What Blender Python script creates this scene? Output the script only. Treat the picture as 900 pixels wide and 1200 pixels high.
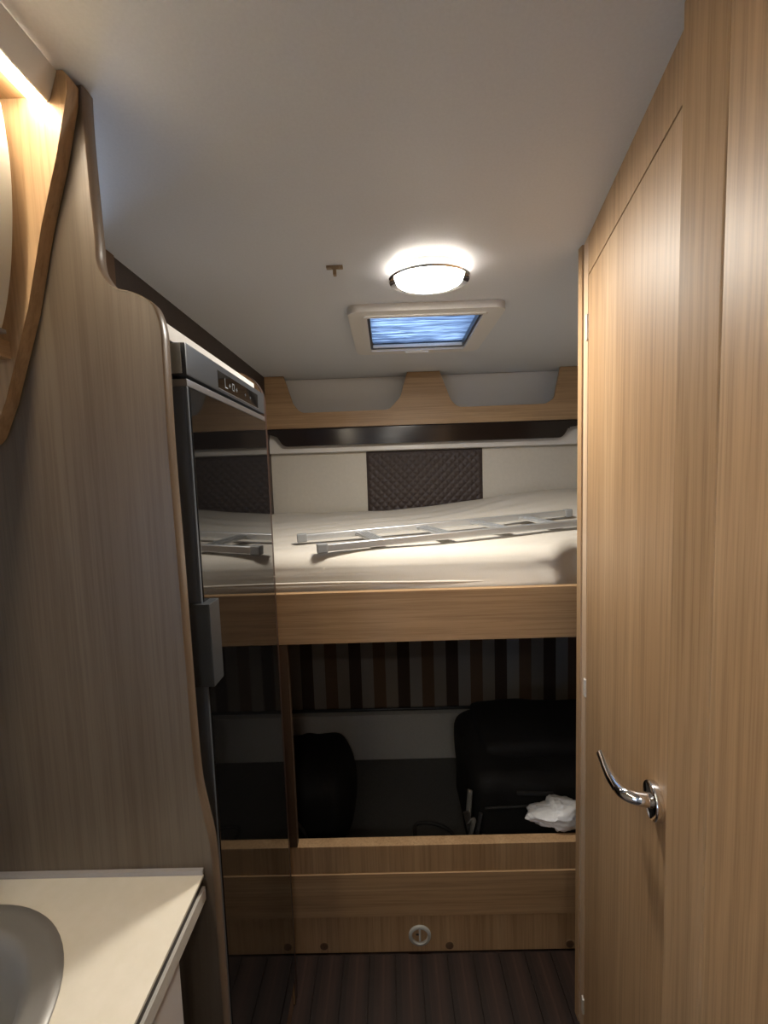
import bpy, bmesh, math, random
from mathutils import Vector, Matrix, noise
random.seed(7)
for o in list(bpy.data.objects): bpy.data.objects.remove(o)
scene = bpy.context.scene
C = scene.collection

# ------------------------------------------------------------------ camera
F, CX, CY, EYE = 500.0, 450.0, 600.0, 1.45
DN = Vector(((648-CX)/F, (6695-CY)/F, 1.0)).normalized()          # straight down, in camera axes (x right, y down, z forward)
_y = -(DN.x*(455-CX)/F + DN.z)/DN.y
FW = Vector(((455-CX)/F, _y, 1.0)).normalized()                   # along the aisle
RT = DN.cross(FW)
O = Vector((0, 0, EYE))
cd = bpy.data.cameras.new('camera'); cam = bpy.data.objects.new('camera', cd); C.objects.link(cam)
cd.sensor_fit = 'HORIZONTAL'; cd.sensor_width = 36; cd.lens = F/900*36; cd.clip_start = 0.02
m = Matrix(((RT.x, -RT.y, -RT.z, 0), (FW.x, -FW.y, -FW.z, 0), (-DN.x, DN.y, DN.z, EYE), (0, 0, 0, 1)))
cam.matrix_world = m
scene.camera = cam
def ray(px, py):
    c = Vector(((px-CX)/F, (py-CY)/F, 1.0))
    return Vector((c.dot(RT), c.dot(FW), -c.dot(DN)))
def atY(px, py, Y): r = ray(px, py); return O + r*(Y/r.y)
def atZ(px, py, Z): r = ray(px, py); return O + r*((Z-EYE)/r.z)
def atX(px, py, X): r = ray(px, py); return O + r*(X/r.x)

# ------------------------------------------------------------------ world and exposure
w = bpy.data.worlds.new('daylight'); scene.world = w; w.use_nodes = True
bg = w.node_tree.nodes['Background']; bg.inputs[0].default_value = (0.50, 0.68, 1.0, 1); bg.inputs[1].default_value = 4.4
vs = scene.view_settings
vs.view_transform = 'Standard'; vs.look = 'None'; vs.gamma = 1; vs.use_curve_mapping = False
vs.exposure = 1.30
LAMP_E, LED_E, FILL_E = 74.0, 27.0, 27.0                          # the caravan's own lamps, then the added fill lamp

# ------------------------------------------------------------------ materials
def srgb(r, g, b):
    f = lambda v: ((v/255+0.055)/1.055)**2.4 if v > 10 else v/255/12.92
    return (f(r), f(g), f(b), 1)
MATS = {}
def mat(name, col=None, rough=0.5, metal=0.0, emit=None, estr=0, spec=0.5, trans=0, coat=0):
    if name in MATS: return MATS[name]
    m = bpy.data.materials.new(name); m.use_nodes = True; MATS[name] = m
    b = m.node_tree.nodes['Principled BSDF']
    if col: b.inputs['Base Color'].default_value = col
    b.inputs['Roughness'].default_value = rough; b.inputs['Metallic'].default_value = metal
    b.inputs['Specular IOR Level'].default_value = spec; b.inputs['Transmission Weight'].default_value = trans
    b.inputs['Coat Weight'].default_value = coat
    if emit:
        b.inputs['Emission Color'].default_value = emit; b.inputs['Emission Strength'].default_value = estr
    return m
def nodes(m): return m.node_tree.nodes, m.node_tree.links, m.node_tree.nodes['Principled BSDF']
def tex_noise(N, L, vec, scale, detail=3, rough=0.5, dist=0):
    n = N.new('ShaderNodeTexNoise'); n.inputs['Scale'].default_value = scale
    n.inputs['Detail'].default_value = detail; n.inputs['Roughness'].default_value = rough; n.inputs['Distortion'].default_value = dist
    L.new(vec, n.inputs['Vector']); return n
def mapping(N, L, sc, src='Object'):
    t = N.new('ShaderNodeTexCoord'); mp = N.new('ShaderNodeMapping'); mp.inputs['Scale'].default_value = sc
    L.new(t.outputs[src], mp.inputs[0]); return mp.outputs[0]
def ramp(N, L, fac, stops):
    r = N.new('ShaderNodeValToRGB'); e = r.color_ramp.elements
    e[0].position, e[0].color = stops[0]; e[1].position, e[1].color = stops[-1]
    for p, c in stops[1:-1]: x = e.new(p); x.color = c
    L.new(fac, r.inputs[0]); return r.outputs[0]
def mixc(N, L, fac, a, b, mode='MIX'):
    x = N.new('ShaderNodeMix'); x.data_type = 'RGBA'; x.blend_type = mode
    if isinstance(fac, (int, float)): x.inputs[0].default_value = fac
    else: L.new(fac, x.inputs[0])
    for s, i in ((a, 6), (b, 7)):
        if isinstance(s, tuple): x.inputs[i].default_value = s
        else: L.new(s, x.inputs[i])
    return x.outputs[2]
def bump(N, L, b, h, strength, dist=0.002):
    bp = N.new('ShaderNodeBump'); bp.inputs['Strength'].default_value = strength; bp.inputs['Distance'].default_value = dist
    L.new(h, bp.inputs['Height']); L.new(bp.outputs[0], b.inputs['Normal'])
def wood(name, dark, mid, light, axis, rough=0.4, pore=0.35, wide=9.0, spec=0.5):
    m = mat(name, mid, rough, spec=spec); N, L, b = nodes(m)
    def sc(a, l): return tuple(l if 'xyz'[i] == axis else a for i in range(3))
    v1 = mapping(N, L, sc(wide, 0.35)); n1 = tex_noise(N, L, v1, 1.0, 4, 0.6, 0.4)
    v2 = mapping(N, L, sc(150, 3.0)); n2 = tex_noise(N, L, v2, 1.0, 3, 0.7, 0.2)
    base = ramp(N, L, n1.outputs[0], [(0.28, dark), (0.5, mid), (0.72, light)])
    fine = ramp(N, L, n2.outputs[0], [(0.36, (0.55, 0.5, 0.45, 1)), (0.56, (1, 1, 1, 1))])
    L.new(mixc(N, L, pore, base, mixc(N, L, 1.0, base, fine, 'MULTIPLY')), b.inputs['Base Color'])
    bump(N, L, b, n2.outputs[0], 0.12, 0.0008)
    return m
def rough_noise(name, col, col2, scale, rough=0.6, bs=0.1, bd=0.002, spec=0.4):
    m = mat(name, col, rough, spec=spec); N, L, b = nodes(m)
    v = mapping(N, L, (1, 1, 1)); n = tex_noise(N, L, v, scale, 4, 0.6)
    L.new(ramp(N, L, n.outputs[0], [(0.3, col), (0.7, col2)]), b.inputs['Base Color'])
    bump(N, L, b, n.outputs[0], bs, bd); return m

OD, OM, OL = srgb(160, 128, 93), srgb(172, 140, 104), srgb(184, 153, 117)
oak_z = wood('oak_upright', OD, OM, OL, 'z', 0.52, 0.55, 16, 0.4)
oak_x = wood('oak_across', OD, OM, OL, 'x', 0.48, 0.55, 16)
oak_y = wood('oak_along', OD, OM, OL, 'y', 0.42)
oak_pale = wood('oak_pale_edge', srgb(190, 160, 130), srgb(206, 178, 148), srgb(218, 194, 166), 'z', 0.4)
oak_brown = wood('oak_brown_edge', srgb(88, 66, 48), srgb(100, 76, 56), srgb(112, 86, 64), 'z', 0.45)
taupe = wood('taupe_wood', srgb(86, 73, 59), srgb(93, 80, 66), srgb(100, 87, 72), 'z', 0.42, 0.5, 22)
taupe_edge = wood('taupe_edge', srgb(96, 80, 66), srgb(108, 92, 76), srgb(118, 102, 86), 'z', 0.35)
ceil_m = rough_noise('ceiling_liner', srgb(204, 206, 209), srgb(210, 212, 215), 220, 0.5, 0.08, 0.0006)
cream_wall = rough_noise('cream_wall', srgb(196, 190, 178), srgb(202, 196, 184), 60, 0.55, 0.05)
white_pl = mat('white_plastic', srgb(214, 210, 204), 0.35)
white_lin = rough_noise('white_lining', srgb(200, 198, 194), srgb(208, 206, 202), 80, 0.5, 0.05)
grey_fascia = mat('light_grey_fascia', srgb(212, 208, 202), 0.4)
dark_panel = rough_noise('dark_brown_panel', srgb(56, 46, 42), srgb(64, 54, 49), 30, 0.5, 0.03)
gloss_black = mat('gloss_black', srgb(14, 14, 15), 0.04, spec=0.6, coat=0.3)
trough_black = mat('black_moulding', srgb(34, 26, 24), 0.16)
graphite = mat('graphite_grey', srgb(104, 110, 118), 0.3, 0.4)
dgraph = mat('dark_graphite', srgb(58, 61, 65), 0.32, 0.2)
silver = mat('satin_silver', srgb(170, 170, 174), 0.28, 0.9)
matt_black = mat('matt_black', srgb(16, 15, 15), 0.7)
chrome = mat('chrome', srgb(225, 225, 228), 0.06, 1.0)
alu = mat('ladder_aluminium', srgb(206, 208, 210), 0.34, 0.75)
grey_cap = mat('grey_plastic_cap', srgb(140, 142, 144), 0.5)
steel = mat('brushed_steel', srgb(176, 174, 170), 0.42, 0.65)
brass = mat('dull_brass', srgb(150, 128, 104), 0.35, 0.7)
work_m = rough_noise('cream_worktop', srgb(222, 216, 200), srgb(228, 222, 208), 40, 0.35, 0.02)
cab_white = mat('cabinet_white', srgb(206, 200, 196), 0.35)
door_cream = mat('locker_cream', srgb(226, 220, 206), 0.3)
icon_w = mat('display_icon', srgb(110, 116, 120), 0.5)
black_cloth = rough_noise('black_nylon', srgb(20, 20, 21), srgb(30, 30, 32), 300, 0.75, 0.3, 0.002)
dgrey_cloth = rough_noise('charcoal_nylon', srgb(52, 52, 54), srgb(62, 62, 64), 300, 0.7, 0.3, 0.002)
web_grey = rough_noise('grey_webbing', srgb(112, 112, 112), srgb(128, 128, 126), 300, 0.7, 0.3, 0.001)
quilt_m = rough_noise('dark_quilt', srgb(58, 48, 46), srgb(66, 56, 54), 200, 0.55, 0.1)
mat_grey = rough_noise('grey_mat', srgb(84, 84, 84), srgb(96, 96, 95), 180, 0.8, 0.3)
sheet_m = rough_noise('white_sheet', srgb(204, 198, 188), srgb(210, 204, 194), 500, 0.8, 0.1, 0.0006)
bag_white = mat('white_plastic_film', srgb(222, 222, 224), 0.35)
rail_w = mat('rail_white', srgb(200, 196, 188), 0.4)

# dark floor vinyl with fine streaks
floor_m = wood('dark_floor', srgb(26, 17, 14), srgb(34, 22, 18), srgb(58, 39, 32), 'y', 0.42, 0.5, 55)
# striped fabric: flat woven stripes
stripe_m = mat('striped_fabric', rough=0.85)
N, L, b = nodes(stripe_m)
v = mapping(N, L, (1, 1, 1)); sx = N.new('ShaderNodeSeparateXYZ'); L.new(v, sx.inputs[0])
mm = N.new('ShaderNodeMath'); mm.operation = 'MULTIPLY'; mm.inputs[1].default_value = 1/0.245; L.new(sx.outputs[0], mm.inputs[0])
fr = N.new('ShaderNodeMath'); fr.operation = 'FRACT'; L.new(mm.outputs[0], fr.inputs[0])
rp = N.new('ShaderNodeValToRGB'); rp.color_ramp.interpolation = 'CONSTANT'; e = rp.color_ramp.elements
e[0].position = 0; e[0].color = srgb(138, 128, 116); e[1].position = 0.25; e[1].color = srgb(70, 54, 44)
x = e.new(0.5); x.color = srgb(146, 138, 128); x = e.new(0.75); x.color = srgb(106, 82, 62)
L.new(fr.outputs[0], rp.inputs[0]); L.new(rp.outputs[0], b.inputs['Base Color'])
# translucent pleated blind lit by the sky behind it
blind_m = bpy.data.materials.new('pleated_blind'); blind_m.use_nodes = True
N, L = blind_m.node_tree.nodes, blind_m.node_tree.links
N.remove(N['Principled BSDF']); tr = N.new('ShaderNodeBsdfTranslucent'); tr.inputs[0].default_value = (0.16, 0.185, 0.22, 1)
df = N.new('ShaderNodeBsdfDiffuse'); df.inputs[0].default_value = (0.45, 0.55, 0.75, 1)
mx = N.new('ShaderNodeMixShader'); mx.inputs[0].default_value = 0.3
L.new(tr.outputs[0], mx.inputs[1]); L.new(df.outputs[0], mx.inputs[2]); L.new(mx.outputs[0], N['Material Output'].inputs[0])
bv = mapping(N, L, (4, 170, 1)); bn = tex_noise(N, L, bv, 1.0, 3, 0.6)
L.new(ramp(N, L, bn.outputs[0], [(0.34, (0.04, 0.055, 0.075, 1)), (0.5, (0.15, 0.175, 0.205, 1)), (0.66, (0.48, 0.52, 0.57, 1))]), tr.inputs[0])
pane_m = bpy.data.materials.new('clear_pane'); pane_m.use_nodes = True
N, L = pane_m.node_tree.nodes, pane_m.node_tree.links
N.remove(N['Principled BSDF']); ta = N.new('ShaderNodeBsdfTransparent'); ta.inputs[0].default_value = (0.92, 0.95, 0.97, 1)
gl = N.new('ShaderNodeBsdfGlossy'); gl.inputs['Roughness'].default_value = 0.03
mx = N.new('ShaderNodeMixShader'); mx.inputs[0].default_value = 0.08
L.new(ta.outputs[0], mx.inputs[1]); L.new(gl.outputs[0], mx.inputs[2]); L.new(mx.outputs[0], N['Material Output'].inputs[0])
WARM = (1.0, 0.80, 0.55, 1)
lamp_m = mat('lamp_diffuser', (1, 1, 1, 1), 0.5, emit=(1.0, 0.93, 0.82, 1), estr=LAMP_E)
fill_m = mat('added_fill_diffuser', (1, 1, 1, 1), 0.5, emit=(1.0, 0.93, 0.82, 1), estr=FILL_E)  # glow of the fill lamp added behind the camera
led_m = mat('led_diffuser', (1, 1, 1, 1), 0.5, emit=(1.0, 0.86, 0.66, 1), estr=LED_E)

# ------------------------------------------------------------------ mesh helpers (all take world coordinates)
def link(name, bm, material, parent=None, smooth=False, origin=None):
    me = bpy.data.meshes.new(name); ob = bpy.data.objects.new(name, me); C.objects.link(ob)
    bmesh.ops.recalc_face_normals(bm, faces=bm.faces[:])
    if parent is not None:
        off = world_loc(parent); ob.parent = parent
    else:
        if origin is None:
            xs = [v.co for v in bm.verts]
            origin = Vector(((min(v.x for v in xs)+max(v.x for v in xs))/2, (min(v.y for v in xs)+max(v.y for v in xs))/2, min(v.z for v in xs)))
        off = Vector(origin); ob.location = off
    bmesh.ops.translate(bm, verts=bm.verts[:], vec=-off)
    bm.to_mesh(me); bm.free(); me.materials.append(material)
    if smooth:
        for p in me.polygons: p.use_smooth = True
        if smooth != 'all':
            me.set_sharp_from_angle(angle=math.radians(48))
            wn = ob.modifiers.new('weighted_normal', 'WEIGHTED_NORMAL'); wn.keep_sharp = True; wn.weight = 100
    return ob
def world_loc(o):
    v = Vector((0, 0, 0))
    while o is not None: v += Vector(o.location); o = o.parent
    return v
def empty(name, loc, label, cat, group=None):
    o = bpy.data.objects.new(name, None); C.objects.link(o); o.location = loc; o.empty_display_size = 0.05
    return tag(o, label, cat, group)
def tag(o, label, cat, group=None):
    o['label'] = label; o['category'] = cat
    if group: o['group'] = group
    return o
def struct(o, label, cat):
    o['kind'] = 'structure'; return tag(o, label, cat)
def bevel(bm, r, seg=2):
    if r: bmesh.ops.bevel(bm, geom=bm.edges[:]+bm.verts[:], offset=r, segments=seg, profile=0.6, affect='EDGES', clamp_overlap=True)
    return bm
def box(x0, x1, y0, y1, z0, z1, r=0, seg=2):
    bm = bmesh.new()
    bmesh.ops.create_cube(bm, size=1)
    for v in bm.verts: v.co = Vector(((x0+x1)/2+v.co.x*(x1-x0), (y0+y1)/2+v.co.y*(y1-y0), (z0+z1)/2+v.co.z*(z1-z0)))
    return bevel(bm, r, seg)
def join(*bms):
    bm = bmesh.new()
    for b_ in bms:
        me = bpy.data.meshes.new('tmp'); b_.to_mesh(me); b_.free(); bm.from_mesh(me); bpy.data.meshes.remove(me)
    return bm
def prism(pts, a, b_, axis, r=0, seg=2):
    """closed outline (pairs) pushed from a to b_ along the axis; pairs are the two other axes in order"""
    def p3(p, t):
        return Vector({'x': (t, p[0], p[1]), 'y': (p[0], t, p[1]), 'z': (p[0], p[1], t)}[axis])
    bm = bmesh.new()
    A = [bm.verts.new(p3(p, a)) for p in pts]; B = [bm.verts.new(p3(p, b_)) for p in pts]
    bm.faces.new(A); bm.faces.new(B[::-1]); n = len(pts)
    for i in range(n): bm.faces.new((A[i], A[(i+1) % n], B[(i+1) % n], B[i]))
    if r:
        caps = [e_ for e_ in bm.edges if abs(getattr(e_.verts[0].co, axis)-getattr(e_.verts[1].co, axis)) < 1e-7]
        bmesh.ops.bevel(bm, geom=caps, offset=r, segments=seg, profile=0.6, affect='EDGES', clamp_overlap=True)
    return bm
def fillet(pts, rad, seg=6):
    out = []; n = len(pts)
    for i in range(n):
        r = rad[i] if isinstance(rad, (list, tuple)) else rad
        p = Vector(pts[i]).to_2d(); q = Vector(pts[i-1]).to_2d(); s = Vector(pts[(i+1) % n]).to_2d()
        if r <= 0: out.append(tuple(p)); continue
        d1 = (q-p).normalized(); d2 = (s-p).normalized(); ang = d1.angle(d2)/2
        t = min(r/math.tan(ang), (q-p).length*0.49, (s-p).length*0.49); rr = t*math.tan(ang)
        c = p+(d1+d2).normalized()*(rr/math.sin(ang))
        a = p+d1*t-c; b_ = p+d2*t-c
        a1 = math.atan2(a.y, a.x); a2 = math.atan2(b_.y, b_.x); da = (a2-a1+math.pi) % (2*math.pi)-math.pi
        for k in range(seg+1):
            u = a1+da*k/seg; out.append((c.x+rr*math.cos(u), c.y+rr*math.sin(u)))
    return out
def smooth_line(pts, n=5):
    """Catmull-Rom through the points"""
    out = []
    P = [pts[0]]+list(pts)+[pts[-1]]
    for i in range(1, len(P)-2):
        p0, p1, p2, p3 = (Vector(P[i-1]), Vector(P[i]), Vector(P[i+1]), Vector(P[i+2]))
        for k in range(n):
            t = k/n
            out.append(tuple(0.5*((2*p1)+(p2-p0)*t+(2*p0-5*p1+4*p2-p3)*t*t+(3*p1-p0-3*p2+p3)*t**3)))
    out.append(tuple(pts[-1])); return out
def lathe(prof, centre, axis=Vector((0, 0, 1)), seg=40, sx=1, sy=1):
    """prof: (radius, height) pairs, turned about the axis through centre"""
    ax = Vector(axis).normalized(); q = Vector((0, 0, 1)).rotation_difference(ax); bm = bmesh.new(); rings = []
    for r, h in prof:
        if r < 1e-6: rings.append([bm.verts.new(Vector(centre)+q @ Vector((0, 0, h)))]); continue
        rings.append([bm.verts.new(Vector(centre)+q @ Vector((r*sx*math.cos(2*math.pi*k/seg), r*sy*math.sin(2*math.pi*k/seg), h))) for k in range(seg)])
    for A, B in zip(rings, rings[1:]):
        for k in range(seg):
            j = (k+1) % seg
            if len(A) == 1 and len(B) == 1: continue
            if len(A) == 1: bm.faces.new((A[0], B[j], B[k]))
            elif len(B) == 1: bm.faces.new((A[k], A[j], B[0]))
            else: bm.faces.new((A[k], A[j], B[j], B[k]))
    return bm
def tube(pts, r, seg=10, flat=1.0, up=Vector((0, 0, 1))):
    pts = [Vector(p) for p in pts]; bm = bmesh.new(); rings = []
    for i, p in enumerate(pts):
        t = (pts[min(i+1, len(pts)-1)]-pts[max(i-1, 0)]).normalized()
        a = t.cross(up)
        if a.length < 1e-4: a = t.cross(Vector((1, 0, 0)))
        a.normalize(); c = a.cross(t).normalized(); rr = r[i] if isinstance(r, (list, tuple)) else r
        rings.append([bm.verts.new(p+a*rr*math.cos(2*math.pi*k/seg)+c*rr*flat*math.sin(2*math.pi*k/seg)) for k in range(seg)])
    for A, B in zip(rings, rings[1:]):
        for k in range(seg): bm.faces.new((A[k], A[(k+1) % seg], B[(k+1) % seg], B[k]))
    bm.faces.new(rings[0][::-1]); bm.faces.new(rings[-1]); return bm
def obox(c, ux, uy, uz, hx, hy, hz, r=0, seg=2):
    """box with its own axes"""
    bm = bmesh.new(); bmesh.ops.create_cube(bm, size=2); bevel_done = r
    for v in bm.verts: v.co = Vector((v.co.x*hx, v.co.y*hy, v.co.z*hz))
    if r: bevel(bm, r, seg)
    c, ux, uy, uz = Vector(c), Vector(ux).normalized(), Vector(uy).normalized(), Vector(uz).normalized()
    for v in bm.verts: v.co = c+ux*v.co.x+uy*v.co.y+uz*v.co.z
    return bm
def frame_ring(ox0, ox1, oy0, oy1, ix0, ix1, iy0, iy1, z0, z1, ro=0.03, ri=0.01):
    o = fillet([(ox0, oy0), (ox1, oy0), (ox1, oy1), (ox0, oy1)], ro, 6)
    i = fillet([(ix0, iy0), (ix1, iy0), (ix1, iy1), (ix0, iy1)], ri, 6)
    bm = bmesh.new(); V = [[bm.verts.new((p[0], p[1], z)) for p in ring] for ring, z in ((o, z0), (o, z1), (i, z1), (i, z0))]
    n = len(o)
    for k in range(4):
        A, B = V[k], V[(k+1) % 4]
        for j in range(n): bm.faces.new((A[j], A[(j+1) % n], B[(j+1) % n], B[j]))
    return bm

# ------------------------------------------------------------------ main dimensions
CEIL = 1.96; YP = 0.580; YB = 1.19; YW = 2.20; XL = -0.598
dA = atZ(808.7, 18.7, CEIL); dB = atZ(691.7, 271.7, CEIL)
dA.z = dB.z = 0
DT = (dB-dA).normalized(); DNRM = Vector((-DT.y, DT.x, 0))         # along the door, and out of it into the aisle
def dpt(s, n, z): p = dA+DT*s+DNRM*n; return Vector((p.x, p.y, z))
def dslab(s0, s1, n0, n1, z0, z1, r=0, seg=2):
    return obox(dpt((s0+s1)/2, (n0+n1)/2, (z0+z1)/2), DT, DNRM, (0, 0, 1), (s1-s0)/2, abs(n1-n0)/2, (z1-z0)/2, r, seg)
def atD(px, py, n=0.0):
    r = ray(px, py); t = (dA+DNRM*n-Vector((O.x, O.y, 0))).dot(DNRM)/r.dot(DNRM); return O+r*t
def spos(p): return (Vector((p.x, p.y, 0))-dA).dot(DT)

# ------------------------------------------------------------------ the setting
fl = struct(link('floor', box(-0.97, 1.25, -2.55, 2.38, -0.05, -0.004), floor_m), 'dark brown streaked plank floor of the caravan', 'floor')
pw = 0.078; x0 = -0.96; i = 0; shared = {}
while x0 < 1.2:
    me_ob = None
    if 'p' not in shared:
        ob = link('plank', box(x0+0.0008, x0+pw-0.0008, -2.5, 1.185, -0.004, 0.0, 0.0006, 1), floor_m, fl); shared['p'] = ob; shared['x'] = x0
    else:
        ob = shared['p'].copy(); C.objects.link(ob); ob.parent = fl; ob.location = (x0-shared['x'], 0, 0)
    x0 += pw
# ceiling with the hatch opening
hx0, hy0 = atZ(433, 375, 1.935).to_2d(); hx1, hy1 = atZ(556, 408, 1.935).to_2d(); hx1 = atZ(567.5, 367, 1.935).x; hx0 -= 0.008
hx0, hx1, hy0, hy1 = hx0, hx1, hy0-0.01, hy1
bm = join(box(-1.0, hx0, -2.55, 2.40, CEIL, CEIL+0.04), box(hx1, 1.3, -2.55, 2.40, CEIL, CEIL+0.04),
          box(hx0, hx1, -2.55, hy0, CEIL, CEIL+0.04), box(hx0, hx1, hy1, 2.40, CEIL, CEIL+0.04))
struct(link('ceiling', bm, ceil_m), 'smooth off-white caravan ceiling liner', 'ceiling')
struct(link('wall_back', box(XL-0.02, 1.10, YW+0.13, YW+0.16, 0, CEIL), cream_wall), 'cream rear wall behind the bunks', 'wall')
lowerwall = struct(link('wall_rear_lining', box(XL, 1.06, YW, YW+0.13, 0, atY(500, 526.5, 2.17).z-0.001), cream_wall), 'cream lining on the rear wall above the upper bunk', 'wall')
struct(link('wall_left', join(box(XL-0.02, XL, 0.985, YW+0.13, 1.60, CEIL), box(XL-0.02, XL, 1.10, YW+0.13, 0, 1.60)), dark_panel), 'dark brown wall strip between fridge and ceiling', 'wall')
struct(link('wall_kitchen', join(box(-0.97, -0.93, -2.55, -1.9, 0, CEIL), box(-0.97, -0.93, -0.9, 1.10, 0, CEIL), box(-0.97, -0.93, -1.9, -0.9, 0, 0.95), box(-0.97, -0.93, -1.9, -0.9, 1.55, CEIL)), cream_wall), 'cream wall behind the kitchen worktop', 'wall')
struct(link('wall_bunk_right', box(1.06, 1.09, 1.02, YW+0.13, 0, CEIL), cream_wall), 'cream wall at the hidden end of the bunks', 'wall')
# right hand partition: washroom door and posts
sH = spos(atD(690, 318)); sP = spos(atD(685, 275))-0.0
sN = spos(atD(804, 400))                                            # latch side of the door
sR = spos(atD(840.5, 500))                                          # outer edge of the near post
ZDT = 1.876
hd = struct(link('trim_1', dslab(sN-0.002, sH+0.001, -0.028, 0, ZDT+0.002, CEIL), oak_z), 'oak header panel above the washroom door', 'trim')
struct(link('trim_2', dslab(sH+0.0015, sP, -0.028, 0.001, 0, CEIL, 0.002), oak_pale, smooth=True), 'slim pale oak hinge post at the far edge of the washroom door', 'trim')
sR = spos(atD(840.5, 500, -0.003))
sec = fillet([(sR, -0.03), (sR, -0.003), (sN-0.008, 0.013), (sN-0.0015, 0.010), (sN-0.0015, -0.03)], [0, 0.003, 0.005, 0.002, 0], 4)
struct(link('trim_3', prism([tuple(dpt(a, b_, 0).to_2d()) for a, b_ in sec], 0.0, CEIL, 'z'), oak_z, smooth=True), 'rounded oak post on the latch side of the washroom door', 'trim')
struct(link('wall_right', dslab(-0.62, sR-0.001, -0.03, -0.004, 0, CEIL), oak_z), 'oak veneer partition panel beside the washroom door post', 'wall')
pA = dpt(-0.62, 0, 0); struct(link('wall_side', join(box(pA.x, 1.22, pA.y-0.03, pA.y, 0, CEIL), box(1.19, 1.22, -2.55, pA.y-0.03, 0, CEIL)), cream_wall), 'cream wall behind the viewer', 'wall')
pE = dpt(sP, 0, 0); struct(link('wall_washroom', box(pE.x-0.004, 1.09, pE.y+0.002, pE.y+0.022, 0, CEIL), oak_z), 'oak end wall of the washroom beside the bunks', 'wall')
door = link('door_1', dslab(sN, sH, -0.026, 0.0, 0.01, ZDT, 0.0012, 1), oak_z); struct(door, 'oak washroom door with a chrome lever handle', 'door')
for z0, z1 in ((atD(688, 400).z, atD(688, 370).z), (0.915, 0.957), (0.08, 0.12)):
    link('hinge', dslab(sH-0.002, sH+0.010, -0.005, 0.004, z0, z1, 0.001), white_pl, door, True)
# handle
hp = atD(771, 939, 0.0); s_h = spos(hp); zh = hp.z
h = link('handle', lathe([(0, 0.0), (0.0255, 0.0), (0.0262, 0.002), (0.0262, 0.009), (0.0240, 0.0115), (0.012, 0.0118), (0.0105, 0.013), (0, 0.013)], dpt(s_h, 0, zh), DNRM, 40), chrome, door, True)
path = [dpt(s_h, 0.010, zh), dpt(s_h+0.001, 0.026, zh), dpt(s_h+0.006, 0.037, zh-0.0005), dpt(s_h+0.016, 0.0445, zh-0.001), dpt(s_h+0.035, 0.0485, zh), dpt(s_h+0.052, 0.0500, zh+0.001), dpt(s_h+0.072, 0.0500, zh+0.002), dpt(s_h+0.090, 0.0495, zh+0.002), dpt(s_h+0.096, 0.0495, zh+0.002)]
path = smooth_line([tuple(p) for p in path], 5); n = len(path)
rad = [0.0102-0.0028*min(1, k/(n*0.75)) if k < n-3 else (0.0068, 0.0056, 0.0034)[k-(n-3)] for k in range(n)]
link('lever', tube(path, rad, 16), chrome, h, 'all')
# wall behind the camera, and an unseen side window added for daylight fill
struct(link('wall_front', box(-0.97, 1.22, -2.58, -2.55, 0, CEIL), cream_wall), 'cream front wall of the caravan behind the viewer', 'wall')
win = link('fill_window', join(box(-0.935, -0.915, -1.93, -0.87, 0.92, 0.95), box(-0.935, -0.915, -1.93, -0.87, 1.55, 1.58), box(-0.935, -0.915, -1.93, -1.90, 0.95, 1.55), box(-0.935, -0.915, -0.90, -0.87, 0.95, 1.55)), white_pl)
struct(win, 'unseen side window in a white frame, added behind the viewer for daylight fill', 'window')
link('pane', box(-0.955, -0.951, -1.90, -0.90, 0.95, 1.55), pane_m, win)

# ------------------------------------------------------------------ roof hatch
oxa = atZ(406, 358, CEIL); oxb = atZ(595.6, 349.8, CEIL)
zf = CEIL-0.021
ox0, oy0, ox1 = oxa.x, (oxa.y+oxb.y)/2, oxb.x; oy1 = hy1+0.055
hat = link('window_1', join(frame_ring(ox0, ox1, oy0, oy1, hx0, hx1, hy0, hy1, zf, CEIL+0.0, 0.035, 0.008),
                            frame_ring(hx0-0.012, hx1+0.012, hy0-0.012, hy1+0.012, hx0, hx1, hy0, hy1, zf-0.004, zf, 0.012, 0.008)), white_pl, smooth=True)
struct(hat, 'white framed roof hatch with a blue pleated blind', 'window')
link('inner_frame', frame_ring(hx0-0.001, hx1+0.001, hy0-0.001, hy1+0.001, hx0+0.008, hx1-0.008, hy0+0.008, hy1-0.010, zf+0.004, CEIL+0.05, 0.005, 0.004), dgraph, hat, True)
# blind with real pleats
bm = bmesh.new(); rows = []; npl = 30
for k in range(npl*2+1):
    y = hy0+0.006+(hy1-hy0-0.012)*k/(npl*2); z = zf+0.022+(0.006 if k % 2 else 0.0)
    rows.append([bm.verts.new((hx0+0.006+(hx1-hx0-0.012)*t/8, y, z+0.0012*math.sin(t*2.1+k*1.7))) for t in range(9)])
for A, B in zip(rows, rows[1:]):
    for t in range(8): bm.faces.new((A[t], A[t+1], B[t+1], B[t]))
link('pleated_blind', bm, blind_m, hat)
link('blind_rail', box(hx0+0.006, hx1-0.006, hy1-0.014, hy1-0.004, zf+0.006, zf+0.018, 0.002), white_pl, hat, True)
link('pull_tab', box((hx0+hx1)/2-0.045, (hx0+hx1)/2+0.045, hy1+0.008, hy1+0.020, zf-0.010, zf-0.002, 0.002), white_pl, hat, True)
dome = link('dome', join(box(hx0-.02, hx1+.02, hy0-.02, hy1+.02, CEIL+0.085, CEIL+0.089)), pane_m, hat)

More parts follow.
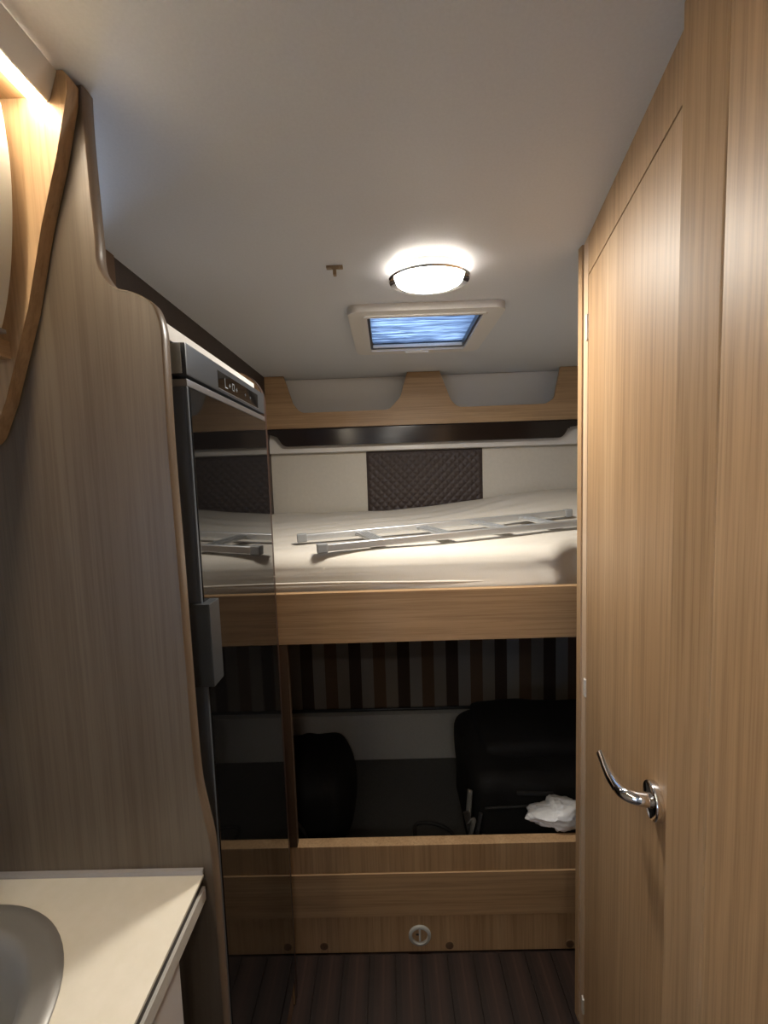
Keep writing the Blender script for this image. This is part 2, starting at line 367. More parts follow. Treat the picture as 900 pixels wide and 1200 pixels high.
# ------------------------------------------------------------------ ceiling lamp, and a second one added for fill
lc = atZ(503, 330, CEIL-0.034)
def ceiling_lamp(c, label, diff):
    zb_ = CEIL-0.034; cc = (c.x, c.y, zb_)
    t = empty('ceiling_lamp', cc, label, 'lamp')
    sy = 0.78
    link('base', lathe([(0, 0.034), (0.074, 0.034), (0.078, 0.016), (0, 0.016)], cc, seg=48, sy=sy), white_pl, t, True)
    link('rim', lathe([(0.080, 0.016), (0.098, 0.010), (0.101, 0.005), (0.098, 0.0), (0.078, 0.008), (0.080, 0.016)], cc, seg=48, sy=sy), chrome, t, True)
    link('diffuser', lathe([(0.0840, 0.0045), (0.0830, 0.0005), (0.070, -0.004), (0.045, -0.007), (0, -0.008)], cc, seg=48, sx=0.98, sy=0.84), diff, t, True)
    return t
ceiling_lamp(lc, 'oval ceiling lamp with a chrome rim beside the roof hatch', lamp_m)
ceiling_lamp(Vector((0.05, -0.75, 0)), 'unseen oval fill lamp added behind the viewer to brighten the aisle', fill_m)  # unseen lamp, added only to fill the aisle with light

# small metal catch on the ceiling
hk = atZ(392, 312, CEIL)
t = empty('ceiling_catch', (hk.x, hk.y, CEIL-0.012), 'tiny brass T-shaped catch screwed to the ceiling', 'catch')
link('plate', box(hk.x-0.020, hk.x+0.020, hk.y-0.006, hk.y+0.006, CEIL-0.006, CEIL-0.0, 0.0015), brass, t, True)
link('tongue', join(box(hk.x-0.004, hk.x+0.004, hk.y-0.006, hk.y+0.006, CEIL-0.022, CEIL-0.006, 0.0015), box(hk.x-0.007, hk.x+0.012, hk.y-0.008, hk.y-0.005, CEIL-0.010, CEIL-0.005, 0.001)), brass, t, True)

# ------------------------------------------------------------------ tall taupe side panel
raw = [(96, 85), (98, 150), (104, 215), (110.5, 280), (112, 303), (117.5, 319.7), (132.7, 337), (153.7, 343), (171, 351), (180.5, 361.7), (187.5, 385), (190, 420), (197, 530), (206.5, 643), (209.5, 680), (219, 800), (224.5, 866), (230, 918.5), (238.5, 957.5), (246, 992), (251.5, 1048.6), (258, 1144), (262.4, 1200)]
pl = [(p.x, p.z) for p in (atY(a, b_, YP) for a, b_ in raw)]
pl[0] = (pl[1][0]+0.001, CEIL-0.002); pl = [pl[0]]+[p for p in pl[1:] if p[1] < CEIL-0.01]
curve = smooth_line(pl, 4); curve.append((curve[-1][0]+0.0003, 0.003))
outl = [(-0.925, CEIL-0.002)]+curve+[(-0.925, 0.003)]
t = empty('side_panel', (-0.6, YP+0.01, 0.003), 'tall taupe wood side panel with a wavy front edge beside the fridge', 'panel')
link('board', prism(outl, YP, YP+0.020, 'y'), taupe, t)
# edge band: a thin strip that follows the curved edge
bm = bmesh.new(); rows = []
for i, p in enumerate(curve):
    a = Vector(curve[max(i-1, 0)]); b_ = Vector(curve[min(i+1, len(curve)-1)]); d = (b_-a).normalized(); nrm = Vector((-d.y, d.x))
    if nrm.x < 0: nrm = -nrm
    q = [(0.0002, -0.0006), (0.0016, 0.0004), (0.0022, 0.010), (0.0016, 0.0196), (0.0002, 0.0206)]
    rows.append([bm.verts.new((p[0]+nrm.x*u, YP+v_, min(p[1]+nrm.y*u, CEIL-0.001))) for u, v_ in q])
for A, B in zip(rows, rows[1:]):
    for k in range(4): bm.faces.new((A[k], A[k+1], B[k+1], B[k]))
link('edge_band', bm, taupe_edge, t, 'all')

# ------------------------------------------------------------------ wall locker at the upper left
YE1, YE0 = YP-0.001, YP-0.021
raw = [(91, 85), (92, 125), (80, 197), (63, 275), (47.5, 370), (22, 474)]
pts = [(p.x, p.z) for p in (atY(a, b_, YE1) for a, b_ in raw)]
pts[0] = (pts[0][0], CEIL-0.002)
low = atY(0, 531, YE1)
outl = [(-0.92, CEIL-0.002)]+[(pts[0][0]-0.006, CEIL-0.002), (pts[0][0], CEIL-0.008)]+pts[1:]+fillet([pts[-1], (low.x+0.008, low.z+0.012), (low.x-0.05, low.z-0.008)], [0, 0.03, 0], 6)[1:]+[(-0.92, low.z-0.012)]
t = empty('wall_locker', (-0.65, 0.0, low.z), 'oak wall locker with a sloping end panel and lit underside of its top', 'locker')
link('end_panel', prism(outl, YE0, YE1, 'y', 0.0015), oak_z, t, True)
# fascia, slanted face
f0 = atY(66, 78, YE0); f1 = atY(58, 120, YE0); f2 = atY(34, 113, YE0)
f0z = CEIL-0.004
LY0 = -0.75
link('fascia', prism(fillet([(f0.x, f0z), (f1.x, f1.z), (f1.x-0.0035, f1.z), (f0.x-0.014, f0z)], [0, 0.001, 0.001, 0], 3), LY0, YE0-0.0005, 'y'), grey_fascia, t, True)
link('top_panel', box(-0.92, f2.x-0.001, LY0, YE0-0.0005, f1.z+0.006, f1.z+0.022), oak_y, t)
# convex locker door
raw = [(0, 118), (6, 150), (12, 195), (14.5, 250), (13, 310), (8, 355), (2, 385)]
dp = [(p.x, p.z) for p in (atY(a, b_, 0.535) for a, b_ in raw)]
dp = smooth_line(dp, 4); inner = [(x_-0.016, z_) for x_, z_ in dp[::-1]]
dr = link('door', prism(dp+inner, LY0, 0.535, 'y', 0.001), door_cream, t, True)
link('door_rail', box(dp[-1][0]-0.03, dp[-1][0]+0.004, LY0, 0.537, dp[-1][1]-0.006, dp[-1][1]-0.001, 0.001), silver, dr, True)
link('bottom_panel', box(-0.92, dp[-1][0]-0.012, LY0, YE0-0.0005, dp[-1][1]-0.03, dp[-1][1]-0.008), oak_y, t)
t = empty('strip_light', ((f1.x+f2.x)/2, 0, f1.z), 'glowing white strip light under the grey locker fascia', 'lamp')
link('diffuser', prism([(f1.x-0.0045, f1.z+0.0005), (f2.x+0.003, f1.z+0.0005), (f2.x, f1.z+0.003), (f2.x, f1.z+0.0055), (f1.x-0.0045, f1.z+0.0055)], LY0, YE0-0.001, 'y'), led_m, t)

# ------------------------------------------------------------------ worktop, sink, base cabinet
c0 = atY(240, 1021.7, YP); ZT = c0.z; XF = c0.x
scx, scy, sr = XF-0.262, YP-0.219, 0.175
t = empty('worktop', (-0.6, 0.2, ZT-0.04), 'cream kitchen worktop with a dark groove along its white front edge', 'worktop')
# top sheet with a round cut-out for the bowl
def sheet_with_hole(x0, x1, y0, y1, z0, z1, cx, cy, r, n=64):
    bm = bmesh.new(); rings = {}
    for z in (z0, z1):
        o_, i_ = [], []
        for k in range(n):
            a = 2*math.pi*k/n; dx, dy = math.cos(a), math.sin(a)
            tt = min(((x1-cx)/dx if dx > 1e-9 else 1e9), ((x0-cx)/dx if dx < -1e-9 else 1e9), ((y1-cy)/dy if dy > 1e-9 else 1e9), ((y0-cy)/dy if dy < -1e-9 else 1e9))
            o_.append(Vector((cx+dx*tt, cy+dy*tt, z))); i_.append(bm.verts.new((cx+dx*r, cy+dy*r, z)))
        for cor in ((x0, y0), (x1, y0), (x1, y1), (x0, y1)):
            k = min(range(n), key=lambda q: (o_[q].to_2d()-Vector(cor)).length); o_[k] = Vector((cor[0], cor[1], z))
        rings[z] = ([bm.verts.new(p) for p in o_], i_)
    for k in range(n):
        j = (k+1) % n
        for z in (z0, z1): o_, i_ = rings[z]; bm.faces.new((o_[k], o_[j], i_[j], i_[k]))
        for q in (0, 1): A, B = rings[z0][q], rings[z1][q]; bm.faces.new((A[k], A[j], B[j], B[k]))
    return bm
link('top', sheet_with_hole(-0.925, XF, -0.9, YP-0.004, ZT-0.004, ZT, scx, scy, sr-0.012), work_m, t)
link('groove', box(XF-0.03, XF-0.0035, -0.9, YP-0.002, ZT-0.019, ZT-0.0042), mat('groove_brown', srgb(44, 36, 30), 0.5), t)
link('front_edge', box(XF-0.03, XF+0.001, -0.9, YP-0.003, ZT-0.040, ZT-0.0192, 0.001), rail_w, t, True)
link('seal_strip', prism([(YP-0.0005, ZT+0.0005), (YP-0.006, ZT+0.0005), (YP-0.0045, ZT+0.006), (YP-0.0005, ZT+0.0075)], -0.90, XF-0.001, 'x'), mat('seal_grey', srgb(150, 144, 140), 0.4), t)
t = empty('kitchen_cabinet', (-0.6, 0.0, 0.0), 'white kitchen base cabinet under the cream worktop', 'cabinet')
ce = atX(213, 1118, XF-0.008).y
link('body', box(-0.92, XF-0.034, -0.9, ce-0.004, 0.06, 0.56), cab_white, t)
link('door', box(XF-0.031, XF-0.012, 0.06, ce, 0.08, ZT-0.043, 0.0015), cab_white, t, True)
link('door', box(XF-0.031, XF-0.012, -0.45, 0.056, 0.08, ZT-0.043, 0.0015), cab_white, t, True)
link('plinth', box(-0.9, XF-0.06, -0.9, ce-0.01, 0.0, 0.06), matt_black, t)
t = empty('sink', (scx, scy, ZT-0.14), 'round stainless steel sink bowl set into the cream worktop', 'sink')
link('bowl', lathe([(sr, 0.0005), (sr-0.001, 0.0022), (sr-0.012, 0.0028), (sr-0.024, 0.0018), (sr-0.029, 0.0030), (sr-0.035, 0.0015), (sr-0.042, -0.010), (sr-0.050, -0.06), (sr-0.062, -0.105), (sr-0.09, -0.128), (0.03, -0.136), (0, -0.137)], (scx, scy, ZT), seg=72), steel, t, 'all')
link('drain', lathe([(0, 0.004), (0.016, 0.004), (0.024, 0.006), (0.030, 0.002), (0.030, 0.0)], (scx, scy, ZT-0.137), seg=32), chrome, t, True)

# ------------------------------------------------------------------ fridge
FX = -0.297; fy0, fy1 = 0.652, 1.060; zt = 1.661; zc = 1.606
t = empty('fridge', (-0.55, 0.85, 0.0), 'tall slim gloss black fridge with a grey handle block', 'fridge')
link('body', box(-0.79, FX-0.030, fy0+0.004, fy1, 0.09, zt-0.002), matt_black, t)
cp = link('control_panel', box(FX-0.030, FX, fy0, fy1-0.002, zc+0.006, zt, 0.003), dgraph, t, True)
link('end_cap', box(FX-0.029, FX-0.007, fy0-0.0015, fy0+0.004, zc+0.009, zt-0.002, 0.001), mat('lit_end_grey', srgb(168, 170, 164), 0.35, 0.3), cp, True)  # paler near end: LED light on this side put into the colour
ya, yb = atX(254, 424, FX).y, atX(302, 472, FX).y
link('display', box(FX-0.001, FX+0.0006, ya, yb, zc+0.012, zt-0.012, 0.0004, 1), gloss_black, cp)
link('display_trim', box(FX-0.001, FX+0.0009, ya, yb, zc+0.0105, zc+0.012), silver, cp)
for k, (u, hh) in enumerate(((0.16, 0.012), (0.24, 0.008), (0.32, 0.012), (0.40, 0.008), (0.62, 0.006), (0.76, 0.006))):
    yy = ya+(yb-ya)*u; zz = zc+0.026
    if k == 2: bmk = join(box(FX, FX+0.0009, yy-.006, yy+.006, zz-.006, zz-.004), box(FX, FX+0.0009, yy-.006, yy+.006, zz+.006, zz+.008), box(FX, FX+0.0009, yy-.006, yy-.004, zz-.006, zz+.008), box(FX, FX+0.0009, yy+.004, yy+.006, zz-.006, zz+.008))
    elif k == 0: bmk = join(box(FX, FX+0.0009, yy-.006, yy-.004, zz-.006, zz+.010), box(FX, FX+0.0009, yy-.006, yy+.008, zz-.008, zz-.006))
    else: bmk = join(box(FX, FX+0.0009, yy-.001, yy+.001, zz-hh/2, zz+hh/2), box(FX, FX+0.0009, yy-.004, yy+.004, zz-.001, zz+.001))
    link('icon', bmk, icon_w if k < 4 else graphite, cp)
link('trim_strip', box(FX-0.028, FX-0.001, fy0+0.001, fy1-0.001, zc-0.010, zc+0.001, 0.001), silver, t, True)
zb = 0.095
dr = link('door', box(FX-0.006, FX, fy0+0.006, fy1-0.001, zb, zc-0.0105, 0.0015), gloss_black, t, True)
link('door_frame', join(box(FX-0.030, FX-0.0062, fy0, fy1-0.001, zb, zc-0.0105), box(FX-0.0062, FX-0.0015, fy0, fy0+0.0058, zb, zc-0.0105, 0.001)), graphite, dr, True)
hz0, hz1 = atY(228, 803, fy0).z, atY(230, 707, fy0).z
hb = link('handle_block', join(box(FX-0.026, FX+0.014, fy0-0.008, fy0+0.03, hz0, hz1, 0.002)), mat('handle_grey', srgb(70, 73, 76), 0.4, 0.2), dr, True)
link('latch', box(FX-0.040, FX-0.030, fy0-0.006, fy0+0.01, hz0+0.02, hz1-0.025, 0.003, 3), graphite, hb, True)
link('plinth', box(-0.79, FX-0.010, fy0+0.01, fy1, 0.0, 0.085), oak_brown, t)
# white cover on the fridge top
tag(link('fridge_cover', box(-0.58, FX-0.020, 0.604, fy1-0.01, zt+0.001, zt+0.024, 0.002), white_lin, smooth=True), 'white cover board lying on top of the black fridge', 'board')
# oak end board behind the fridge with a rounded top corner
fz = atY(278, 436, 1.07).z
tX = FX-0.006
t = empty('end_board', (-0.5, 1.073, 0.003), 'oak board with a rounded top corner between fridge and bunks', 'panel')
o_ = fillet([(XL-0.18, 0.003), (tX, 0.003), (tX, fz), (XL+0.002, fz), (XL+0.002, 1.59), (XL-0.18, 1.59)], [0, 0, 0.075, 0, 0, 0], 12)
link('board', prism(o_, 1.063, 1.085, 'y'), oak_z, t)
ed = fillet([(tX, 0.004), (tX, fz), (XL+0.004, fz)], [0, 0.075, 0], 12)
bm = bmesh.new(); rows = []
for i, p in enumerate(ed):
    a = Vector(ed[max(i-1, 0)]); b_ = Vector(ed[min(i+1, len(ed)-1)]); d = (b_-a).normalized(); nr = Vector((d.y, -d.x))
    rows.append([bm.verts.new((p[0]+nr.x*u, v_, p[1]+nr.y*u)) for u, v_ in ((0.0003, 1.0622), (0.002, 1.063), (0.002, 1.085), (0.0003, 1.0858))])
for A, B in zip(rows, rows[1:]):
    for k in range(3): bm.faces.new((A[k], A[k+1], B[k+1], B[k]))
link('edge_band', bm, mat('dark_brown_edge', srgb(52, 34, 26), 0.4), t, True)
# upright beside the dark wall strip
tag(link('post', box(XL-0.015, XL+0.006, 0.925, 0.983, 1.60, CEIL-0.002, 0.001), oak_brown, smooth=True), 'short oak post at the near end of the dark wall strip', 'post')

# ------------------------------------------------------------------ rear shelf with two cut-outs, black moulding, white ledge
YS = 2.14
top = CEIL-0.002
def sp(px, py): p = atY(px, py, YS); return (p.x, p.z)
cut1 = [sp(332, 443), sp(343, 473), sp(352, 484), sp(456, 480), sp(469, 465), sp(477, 440)]
cut2 = [sp(515, 437), sp(528, 468), sp(536, 477), sp(640, 473), sp(650, 466), sp(657, 436)]
for cl in (cut1, cut2): cl[0] = (cl[0][0], top); cl[-1] = (cl[-1][0], top)
zb_s = sp(500, 497)[1]
o_ = [(XL+0.002, zb_s), (XL+0.002, top)]+fillet(cut1, [0, 0.03, 0.05, 0.05, 0.03, 0], 5)+fillet(cut2, [0, 0.03, 0.05, 0.05, 0.03, 0], 5)+[(1.055, top), (1.055, zb_s)]
t = empty('rear_shelf', (0.2, YS+0.05, zb_s), 'oak shelf front with two scooped openings below the ceiling', 'shelf')
link('front_panel', prism(o_, YS, YS+0.018, 'y'), oak_x, t)
link('shelf_board', box(XL+0.002, 1.055, YS+0.0185, YW+0.129, zb_s, zb_s+0.016), oak_x, t)
bk = link('back_lining', prism([(YS+0.085, top), (YS+0.14, zb_s+0.05), (YS+0.14, zb_s+0.017), (YS+0.185, zb_s+0.017), (YS+0.185, top)], XL+0.002, 1.055, 'x'), grey_fascia, t)
t = empty('moulding', (0.2, YS+0.02, 1.61), 'glossy black moulding strip beneath the oak rear shelf', 'moulding')
zl = sp(500, 518)[1]; ZL_ = atY(500, 526.5, YS+0.03).z
o_ = fillet([(XL+0.003, zb_s-0.002), (XL+0.003, zb_s-0.022), (-0.545, zb_s-0.040), (-0.515, zl), (0.865, zl), (0.895, zb_s-0.038), (1.05, zb_s-0.018), (1.05, zb_s-0.002)], [0, 0, 0.01, 0.03, 0.03, 0.01, 0, 0], 5)
link('strip', prism(o_, YS-0.006, YS+0.026, 'y', 0.006, 3), trough_black, t, True)
tag(link('ledge', prism([(YS+0.056, zb_s-0.003), (YS+0.030, 1.645), (YS+0.028, ZL_+0.006), (YS+0.034, ZL_), (YW+0.128, ZL_), (YW+0.128, zb_s-0.003)], XL+0.003, 1.05, 'x', 0), white_pl, smooth=True), 'white moulded ledge below the black moulding strip', 'ledge')
# quilted pad
q0 = atY(430, 560, YW-0.012).x; q1 = atY(566, 560, YW-0.012).x; qz1 = atY(500, 526.5, 2.17).z-0.002; qz0 = 1.22
bm = bmesh.new(); nx, nz = 150, 90; rows = []
for j in range(nz+1):
    r_ = []
    for i in range(nx+1):
        u = q0+(q1-q0)*i/nx; z = qz0+(qz1-qz0)*j/nz
        a = abs(math.sin((u+z)*math.pi/0.042)); b2 = abs(math.sin((u-z)*math.pi/0.042))
        edge = min(i, nx-i, j, nz-j)/4.0; k = min(1, edge)
        r_.append(bm.verts.new((u, YW-0.003-k*(0.004+0.006*min(a, b2)**0.6), z)))
    rows.append(r_)
for A, B in zip(rows, rows[1:]):
    for i in range(nx): bm.faces.new((A[i], A[i+1], B[i+1], B[i]))
rim_ = [rows[0][i] for i in range(nx+1)]+[rows[j][nx] for j in range(1, nz+1)]+[rows[nz][i] for i in range(nx-1, -1, -1)]+[rows[j][0] for j in range(nz-1, 0, -1)]
bk_ = [bm.verts.new((v.co.x, YW-0.0005, v.co.z)) for v in rim_]
for k in range(len(rim_)): j = (k+1) % len(rim_); bm.faces.new((rim_[k], rim_[j], bk_[j], bk_[k]))
tag(link('quilted_pad', bm, quilt_m, smooth='all'), 'dark brown quilted pad on the cream wall above the mattress', 'pad')

# ------------------------------------------------------------------ upper bunk
zbt, zbb = 1.126, 0.977
t = empty('upper_bunk', (0.2, 1.7, zbb), 'oak upper bunk with a deep front board', 'bunk')
link('front_board', box(XL+0.003, 1.055, YB, YB+0.022, zbb, zbt, 0.002), oak_x, t, True)
link('base', box(XL+0.003, 1.055, YB+0.0225, YW-0.002, zbb+0.03, zbb+0.05), oak_x, t)
def sstep(u): u = max(0, min(1, u)); return u*u*(3-2*u)
def mtop(x, y):
    return 1.230+0.052*(y-1.2)+0.080*sstep(x/0.9)*sstep((y-1.22)/0.9)
def wr(x, a, b_): return noise.noise(Vector((x, a, b_)))
bm = bmesh.new(); rows = []; NX = 150
for i in range(NX+1):
    x = XL+0.01+(1.04-XL-0.01)*i/NX
    fy = 1.228+0.10*sstep((x-0.46)/0.14)
    zt_ = mtop(x, fy+0.05); z0_ = zbb+0.052
    prof = []
    for k in range(13):
        u = k/12; z = z0_+(zt_-0.045-z0_)*u
        y = fy-0.004*math.sin(u*math.pi)+0.009*wr(x*1.3, u*5.5+x*0.7, 1.0)+0.010*wr(x*0.7+4, u*10-x*0.5, 7.0)
        y += 0.022*sstep((x-0.36)/0.12)*abs(wr((x-0.5)*9+z*10, (x+z*0.8)*5, 3))
        prof.append((y, z))
    for k in range(1, 9):
        a = math.pi/2*k/8; prof.append((fy+0.055*(1-math.cos(a)), zt_-0.045+0.045*math.sin(a)))
    for k in range(1, 61):
        y = fy+0.055+(YW-0.03-fy-0.055)*k/60
        z = mtop(x, y)
        z += 0.0075*wr(x*2.2+y, y*7-x*2.2, 5)+0.005*wr(x*3.0, y*14-x*5, 9)
        if y > YW-0.09: z -= 0.0
        prof.append((y, z))
    prof.append((YW-0.022, prof[-1][1]-0.02)); prof.append((YW-0.022, z0_))
    rows.append([bm.verts.new((x, y, z)) for y, z in prof])
for A, B in zip(rows, rows[1:]):
    for k in range(len(A)): bm.faces.new((A[k], A[(k+1) % len(A)], B[(k+1) % len(A)], B[k]))
bm.faces.new(rows[0]); bm.faces.new(rows[-1][::-1])
t = empty('mattress', (0.2, 1.7, zbb+0.05), 'mattress in a rumpled white sheet on the upper bunk', 'mattress')
link('sheet', bm, sheet_m, t, 'all')
# raised hem of the sheet along the foot of the front face
link('hem', tube(smooth_line([(XL+0.02, 1.222, zbt+0.020), (-0.2, 1.221, zbt+0.022), (0.1, 1.222, zbt+0.016), (0.4, 1.226, zbt+0.008), (0.52, 1.24, zbt-0.02)], 10), 0.0035, 8), sheet_m, t, 'all')

# ------------------------------------------------------------------ aluminium ladder lying on the mattress
def onmat(px, py, lift):                                             # first point of the sight line that meets the mattress top
    r = ray(px, py); y = 1.24
    while y < 2.16:
        p = O+r*(y/r.y)
        if p.z <= mtop(p.x, y)+lift: return p
        y += 0.002
    return p
a0 = onmat(356, 630, 0.020); a1 = onmat(664, 601, 0.022); b0 = onmat(380, 642, 0.020)
dirL = (a1-a0); LL = dirL.length; dirL.normalize()
b1 = onmat(694, 611, 0.022)
dB_ = (b1-b0).normalized()
t = empty('ladder', tuple((a0+b1)/2-Vector((0, 0, 0.03))), 'short aluminium bunk ladder lying on the white sheet', 'ladder')
up = Vector((0, 0, 1))
def rail(p, q, ext=0.0):
    d = (q-p).normalized(); L_ = (q-p).length+ext; sd = d.cross(up).normalized(); u2 = sd.cross(d)
    c = p+d*L_/2
    return obox(c, d, sd, u2, L_/2, 0.010, 0.011, 0.004, 3), d, sd, u2
bmA, dRa, sdA, uA = rail(a0, a1); bmB, dRb, sdB, uB = rail(b0, b1)
ra = link('rail', bmA, alu, t, True); rb = link('rail', bmB, alu, t, True)
for p, d, sd, u2, par in ((a0, dRa, sdA, uA, ra), (b0, dRb, sdB, uB, rb)):
    link('end_cap', obox(p-d*0.006, d, sd, u2, 0.016, 0.0125, 0.014, 0.004, 3), grey_cap, par, True)
link('end_cap', obox(a1+dRa*0.004, dRa, sdA, uA, 0.014, 0.0125, 0.014, 0.005, 3), grey_cap, ra, True)
def nearest_on(p, q, px):                                            # point of a rail seen at column px
    best = None
    for k in range(401):
        s = p+(q-p)*(k/400); v = s-O; c = RT*v.x+FW*v.y-DN*v.z; sx_ = CX+F*c.x/c.z
        if best is None or abs(sx_-px) < best[0]: best = (abs(sx_-px), s)
    return best[1]
for pxa, pxb in ((423, 447), (493, 530), (555, 598), (610, 655)):
    A_, B_ = nearest_on(a0, a1, pxa), nearest_on(b0, b1, pxb); d = (B_-A_).normalized(); ln = (B_-A_).length
    sd = d.cross(up).normalized(); u2 = sd.cross(d)
    st = link('rung', obox((A_+B_)/2, d, sd, u2, ln/2-0.008, 0.024, 0.005, 0.003, 3), alu, t, True)
    link('tread', join(*[obox((A_+B_)/2+sd*q+u2*0.005, d, sd, u2, ln/2-0.012, 0.0018, 0.0012) for q in (-0.012, -0.004, 0.004, 0.012)]), grey_cap, st)

# ------------------------------------------------------------------ lower bunk box and its front
t = empty('lower_bunk', (0.2, YB, 0.0), 'oak front of the lower bunk box with a round grey outlet', 'bunk')
XPL = atY(338.5, 800, YB).x
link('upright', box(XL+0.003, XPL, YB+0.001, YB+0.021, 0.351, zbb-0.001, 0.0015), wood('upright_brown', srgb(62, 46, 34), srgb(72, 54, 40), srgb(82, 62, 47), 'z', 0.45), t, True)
zl1, zl2, zl3 = 0.349, 0.262, 0.121
link('top_rail', box(XL+0.003, 1.055, YB+0.002, YB+0.035, zl2+0.001, zl1, 0.002), oak_z, t, True)
link('middle_board', box(XL+0.003, 1.055, YB-0.002, YB+0.020, zl3+0.001, zl2, 0.0015), oak_x, t, True)
link('kick_board', box(XL+0.003, 1.055, YB+0.001, YB+0.020, 0.001, zl3-0.0005, 0.0015), oak_z, t, True)
for px, py in ((380, 1112), (527, 1111), (668, 1109)):
    p = atY(px, py, YB); link('screw_cap', lathe([(0, 0), (0.012, 0), (0.012, 0.0015), (0, 0.002)], (p.x, YB+0.001, p.z+0.008), (0, -1, 0), 20), oak_brown, t)
p = atY(492, 1096, YB)
so = empty('outlet', (p.x, YB, p.z-0.033), 'round grey plastic outlet in the oak kick board', 'outlet')
link('ring', lathe([(0.034, 0), (0.034, 0.003), (0.031, 0.006), (0.025, 0.006), (0.023, 0.001), (0.023, 0)], (p.x, YB+0.001, p.z), (0, -1, 0), 36), mat('outlet_grey', srgb(170, 170, 166), 0.4), so, True)
link('cup', lathe([(0, -0.012), (0.023, -0.012), (0.024, 0.002)], (p.x, YB+0.001, p.z), (0, -1, 0), 30), grey_cap, so, True)
link('key', box(p.x-0.003, p.x+0.003, YB-0.004, YB+0.010, p.z-0.017, p.z+0.020, 0.0015), mat('outlet_key', srgb(200, 200, 196), 0.4), so, True)
link('key_bar', box(p.x-0.012, p.x+0.004, YB-0.001, YB+0.010, p.z+0.000, p.z+0.004, 0.001), dgraph, so, True)
# white ledge at the back of the box, striped mattress folded up on it
zs = atY(510, 836, 2.06).z
tag(link('rear_ledge', join(box(XL+0.003, 1.055, 2.075, YW-0.002, 0.001, zs-0.012), box(XL+0.003, 1.055, 2.055, YW-0.002, zs-0.012, zs, 0.002)), white_lin, smooth=True), 'white ledge along the back of the luggage space', 'ledge')
t = empty('folded_mattress', (0.2, 2.13, zs+0.001), 'striped mattress folded up against the wall under the upper bunk', 'mattress')
link('cover', box(XL+0.006, 1.05, 2.085, YW-0.004, zs+0.014, 0.96, 0.02, 4), stripe_m, t, True)
link('piping', tube([(XL+0.01, 2.088, zs+0.012), (1.045, 2.088, zs+0.012)], 0.008, 8), dgraph, t, True)
# quilted grey mat on the floor of the box
bm = bmesh.new(); rows = []
x0_, x1_, y0_, y1_ = XL+0.02, 1.04, 1.24, 2.07
for j in range(61):
    rows.append([bm.verts.new((x0_+(x1_-x0_)*i/110, y0_+(y1_-y0_)*j/60, 0.012+(0.006 if 0 < j < 60 and 0 < i < 110 else 0.0)*min(abs(math.sin((i*0.0147+j*0.0138)*math.pi/0.05)), abs(math.sin((i*0.0147-j*0.0138)*math.pi/0.05))))) for i in range(111)])
for A, B in zip(rows, rows[1:]):
    for i in range(110): bm.faces.new((A[i], A[i+1], B[i+1], B[i]))
ex = bmesh.ops.extrude_face_region(bm, geom=bm.faces[:]); 
for v in [g for g in ex['geom'] if isinstance(g, bmesh.types.BMVert)]: v.co.z = 0.0005
tag(link('floor_mat', bm, mat_grey, smooth='all'), 'grey quilted mat on the floor of the luggage space', 'mat')

# ------------------------------------------------------------------ luggage
def soft_box(x0, x1, y0, y1, z0, z1, amp, seed, r=0.09, n=22, sag=0.0):
    """superellipsoid-like soft bag with folds, flat underneath"""
    bm = bmesh.new(); bmesh.ops.create_cube(bm, size=2); bmesh.ops.subdivide_edges(bm, edges=bm.edges[:], cuts=n, use_grid_fill=True)
    hx, hy, hz = (x1-x0)/2, (y1-y0)/2, (z1-z0)/2
    for v in bm.verts:
        p = v.co.copy(); q = Vector((p.x*hx, p.y*hy, p.z*hz))
        inn = Vector((max(-hx+r, min(hx-r, q.x)), max(-hy+r, min(hy-r, q.y)), max(-hz+r, min(hz-r, q.z))))
        d = q-inn
        if d.length > 1e-6: d = d.normalized()*r
        q = inn+d; nn = d.normalized() if d.length > 1e-6 else Vector((0, 0, 1))
        w_ = q+Vector((seed*3.1, seed*1.7, 0))
        k = amp*(noise.noise(w_*5.0)+0.6*noise.noise(Vector((w_.x*16, w_.y*8, w_.z*5))))
        q += nn*k
        if p.z > -0.5: q.z -= sag*(0.5+0.5*math.sin(q.x*9+seed))*max(0, p.z)
        v.co = q+Vector(((x0+x1)/2, (y0+y1)/2, (z0+z1)/2)); v.co.z = max(v.co.z, z0)
    return bm
bx0 = atY(548, 900, 1.50).x
bt = atY(620, 848, 1.62).z
t = empty('holdall', (0.6, 1.62, 0.02), 'large black nylon holdall with straps under the bunk', 'bag')
body = link('body', soft_box(bx0, 1.02, 1.36, 1.84, 0.02, bt-0.03, 0.016, 1, 0.07, 26, 0.02), black_cloth, t, 'all')
link('flap', soft_box(bx0+0.06, 0.98, 1.48, 1.82, bt-0.07, bt+0.005, 0.010, 5, 0.035, 16), black_cloth, t, 'all')
link('label_strip', obox((0.46, 1.357, bt-0.085), (1, 0, -0.05), (0, 1, 0), (0, 0, 1), 0.062, 0.004, 0.006, 0.002), dgrey_cloth, t, True)
link('strap', tube(smooth_line([(bx0-0.01, 1.40, bt-0.10), (bx0-0.022, 1.38, bt-0.2), (bx0-0.008, 1.36, 0.28), (bx0-0.03, 1.35, 0.16), (bx0-0.012, 1.34, 0.05)], 8), 0.010, 8, 0.4), web_grey, t, 'all')
link('strap', tube(smooth_line([(bx0+0.02, 1.37, bt-0.16), (bx0-0.005, 1.345, bt-0.26), (bx0+0.022, 1.34, 0.24), (bx0+0.0, 1.33, 0.12), (bx0+0.03, 1.32, 0.05)], 8), 0.008, 8, 0.4), dgrey_cloth, t, 'all')
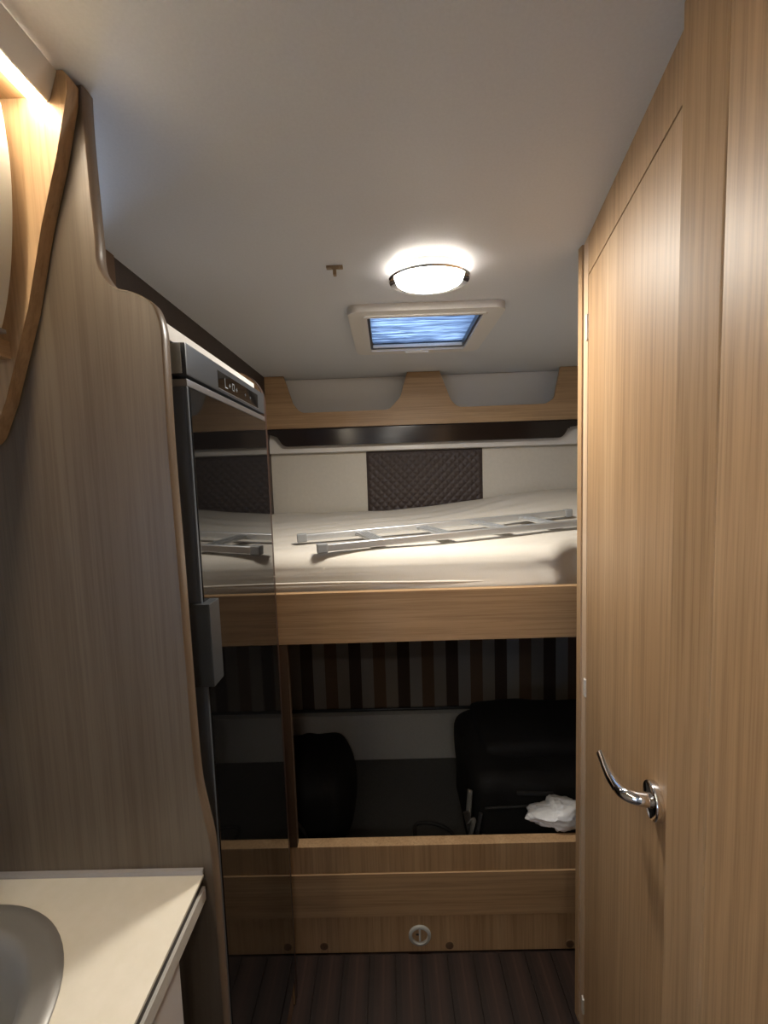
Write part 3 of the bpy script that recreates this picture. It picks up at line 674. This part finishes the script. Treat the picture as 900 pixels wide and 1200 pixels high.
link('buckle', join(obox((bx0-0.022, 1.375, bt-0.20), (0.2, 0, -1), (0, 1, 0), (1, 0, 0.2), 0.040, 0.004, 0.010, 0.002)), silver, t, True)
link('zip', tube(smooth_line([(bx0+0.03, 1.352, bt-0.13), (0.5, 1.346, bt-0.12), (0.75, 1.346, bt-0.125), (0.98, 1.352, bt-0.13)], 8), 0.004, 6), dgrey_cloth, t, 'all')
t = empty('rucksack', (-0.36, 1.62, 0.02), 'slumped black rucksack in the corner under the bunk', 'bag')
rx1 = atY(415, 930, 1.60).x
link('body', soft_box(XL+0.03, rx1, 1.45, 1.85, 0.02, atY(375, 885, 1.6).z, 0.022, 9, 0.11, 22, 0.03), black_cloth, t, 'all')
link('strap', tube(smooth_line([(-0.50, 1.50, 0.20), (-0.42, 1.43, 0.26), (-0.34, 1.42, 0.20), (-0.32, 1.43, 0.08)], 8), 0.010, 8, 0.4), dgrey_cloth, t, 'all')
# loop of black cable
c1 = [atZ(a, b_, 0.03) for a, b_ in ((487, 985), (486, 968), (496, 964), (512, 966), (525, 972), (534, 982))]
tag(link('cable', tube(smooth_line([tuple(p) for p in c1], 8), 0.007, 8), dgrey_cloth, smooth='all'), 'loop of dark cable lying on the grey mat', 'cable')
# crumpled white plastic bag
pc = atY(655, 972, 1.225)
bm = bmesh.new(); bmesh.ops.create_icosphere(bm, subdivisions=5, radius=1)
for v in bm.verts:
    n_ = v.co.normalized()
    k = 1+0.30*noise.noise(n_*1.7+Vector((3, 1, 2)))
    rdg = 1-abs(noise.noise(n_*3.2+Vector((8, 2, 5))))*2
    k += 0.10*rdg+0.07*(1-2*abs(noise.noise(n_*7+Vector((1, 7, 3)))))
    v.co = Vector((n_.x*0.085*k, n_.y*0.040*k, n_.z*0.045*k))
    v.co.z = v.co.z*(1.0 if n_.x > -0.2 else 0.55)
    v.co += Vector((pc.x+0.01, 1.262, zl1+0.030))
    if v.co.y > 1.30: v.co.z -= 0.0
    v.co.z = max(v.co.z, zl1+0.001)
tag(link('plastic_bag', bm, bag_white, smooth='all'), 'crumpled white plastic bag on the lower bunk rail', 'bag')
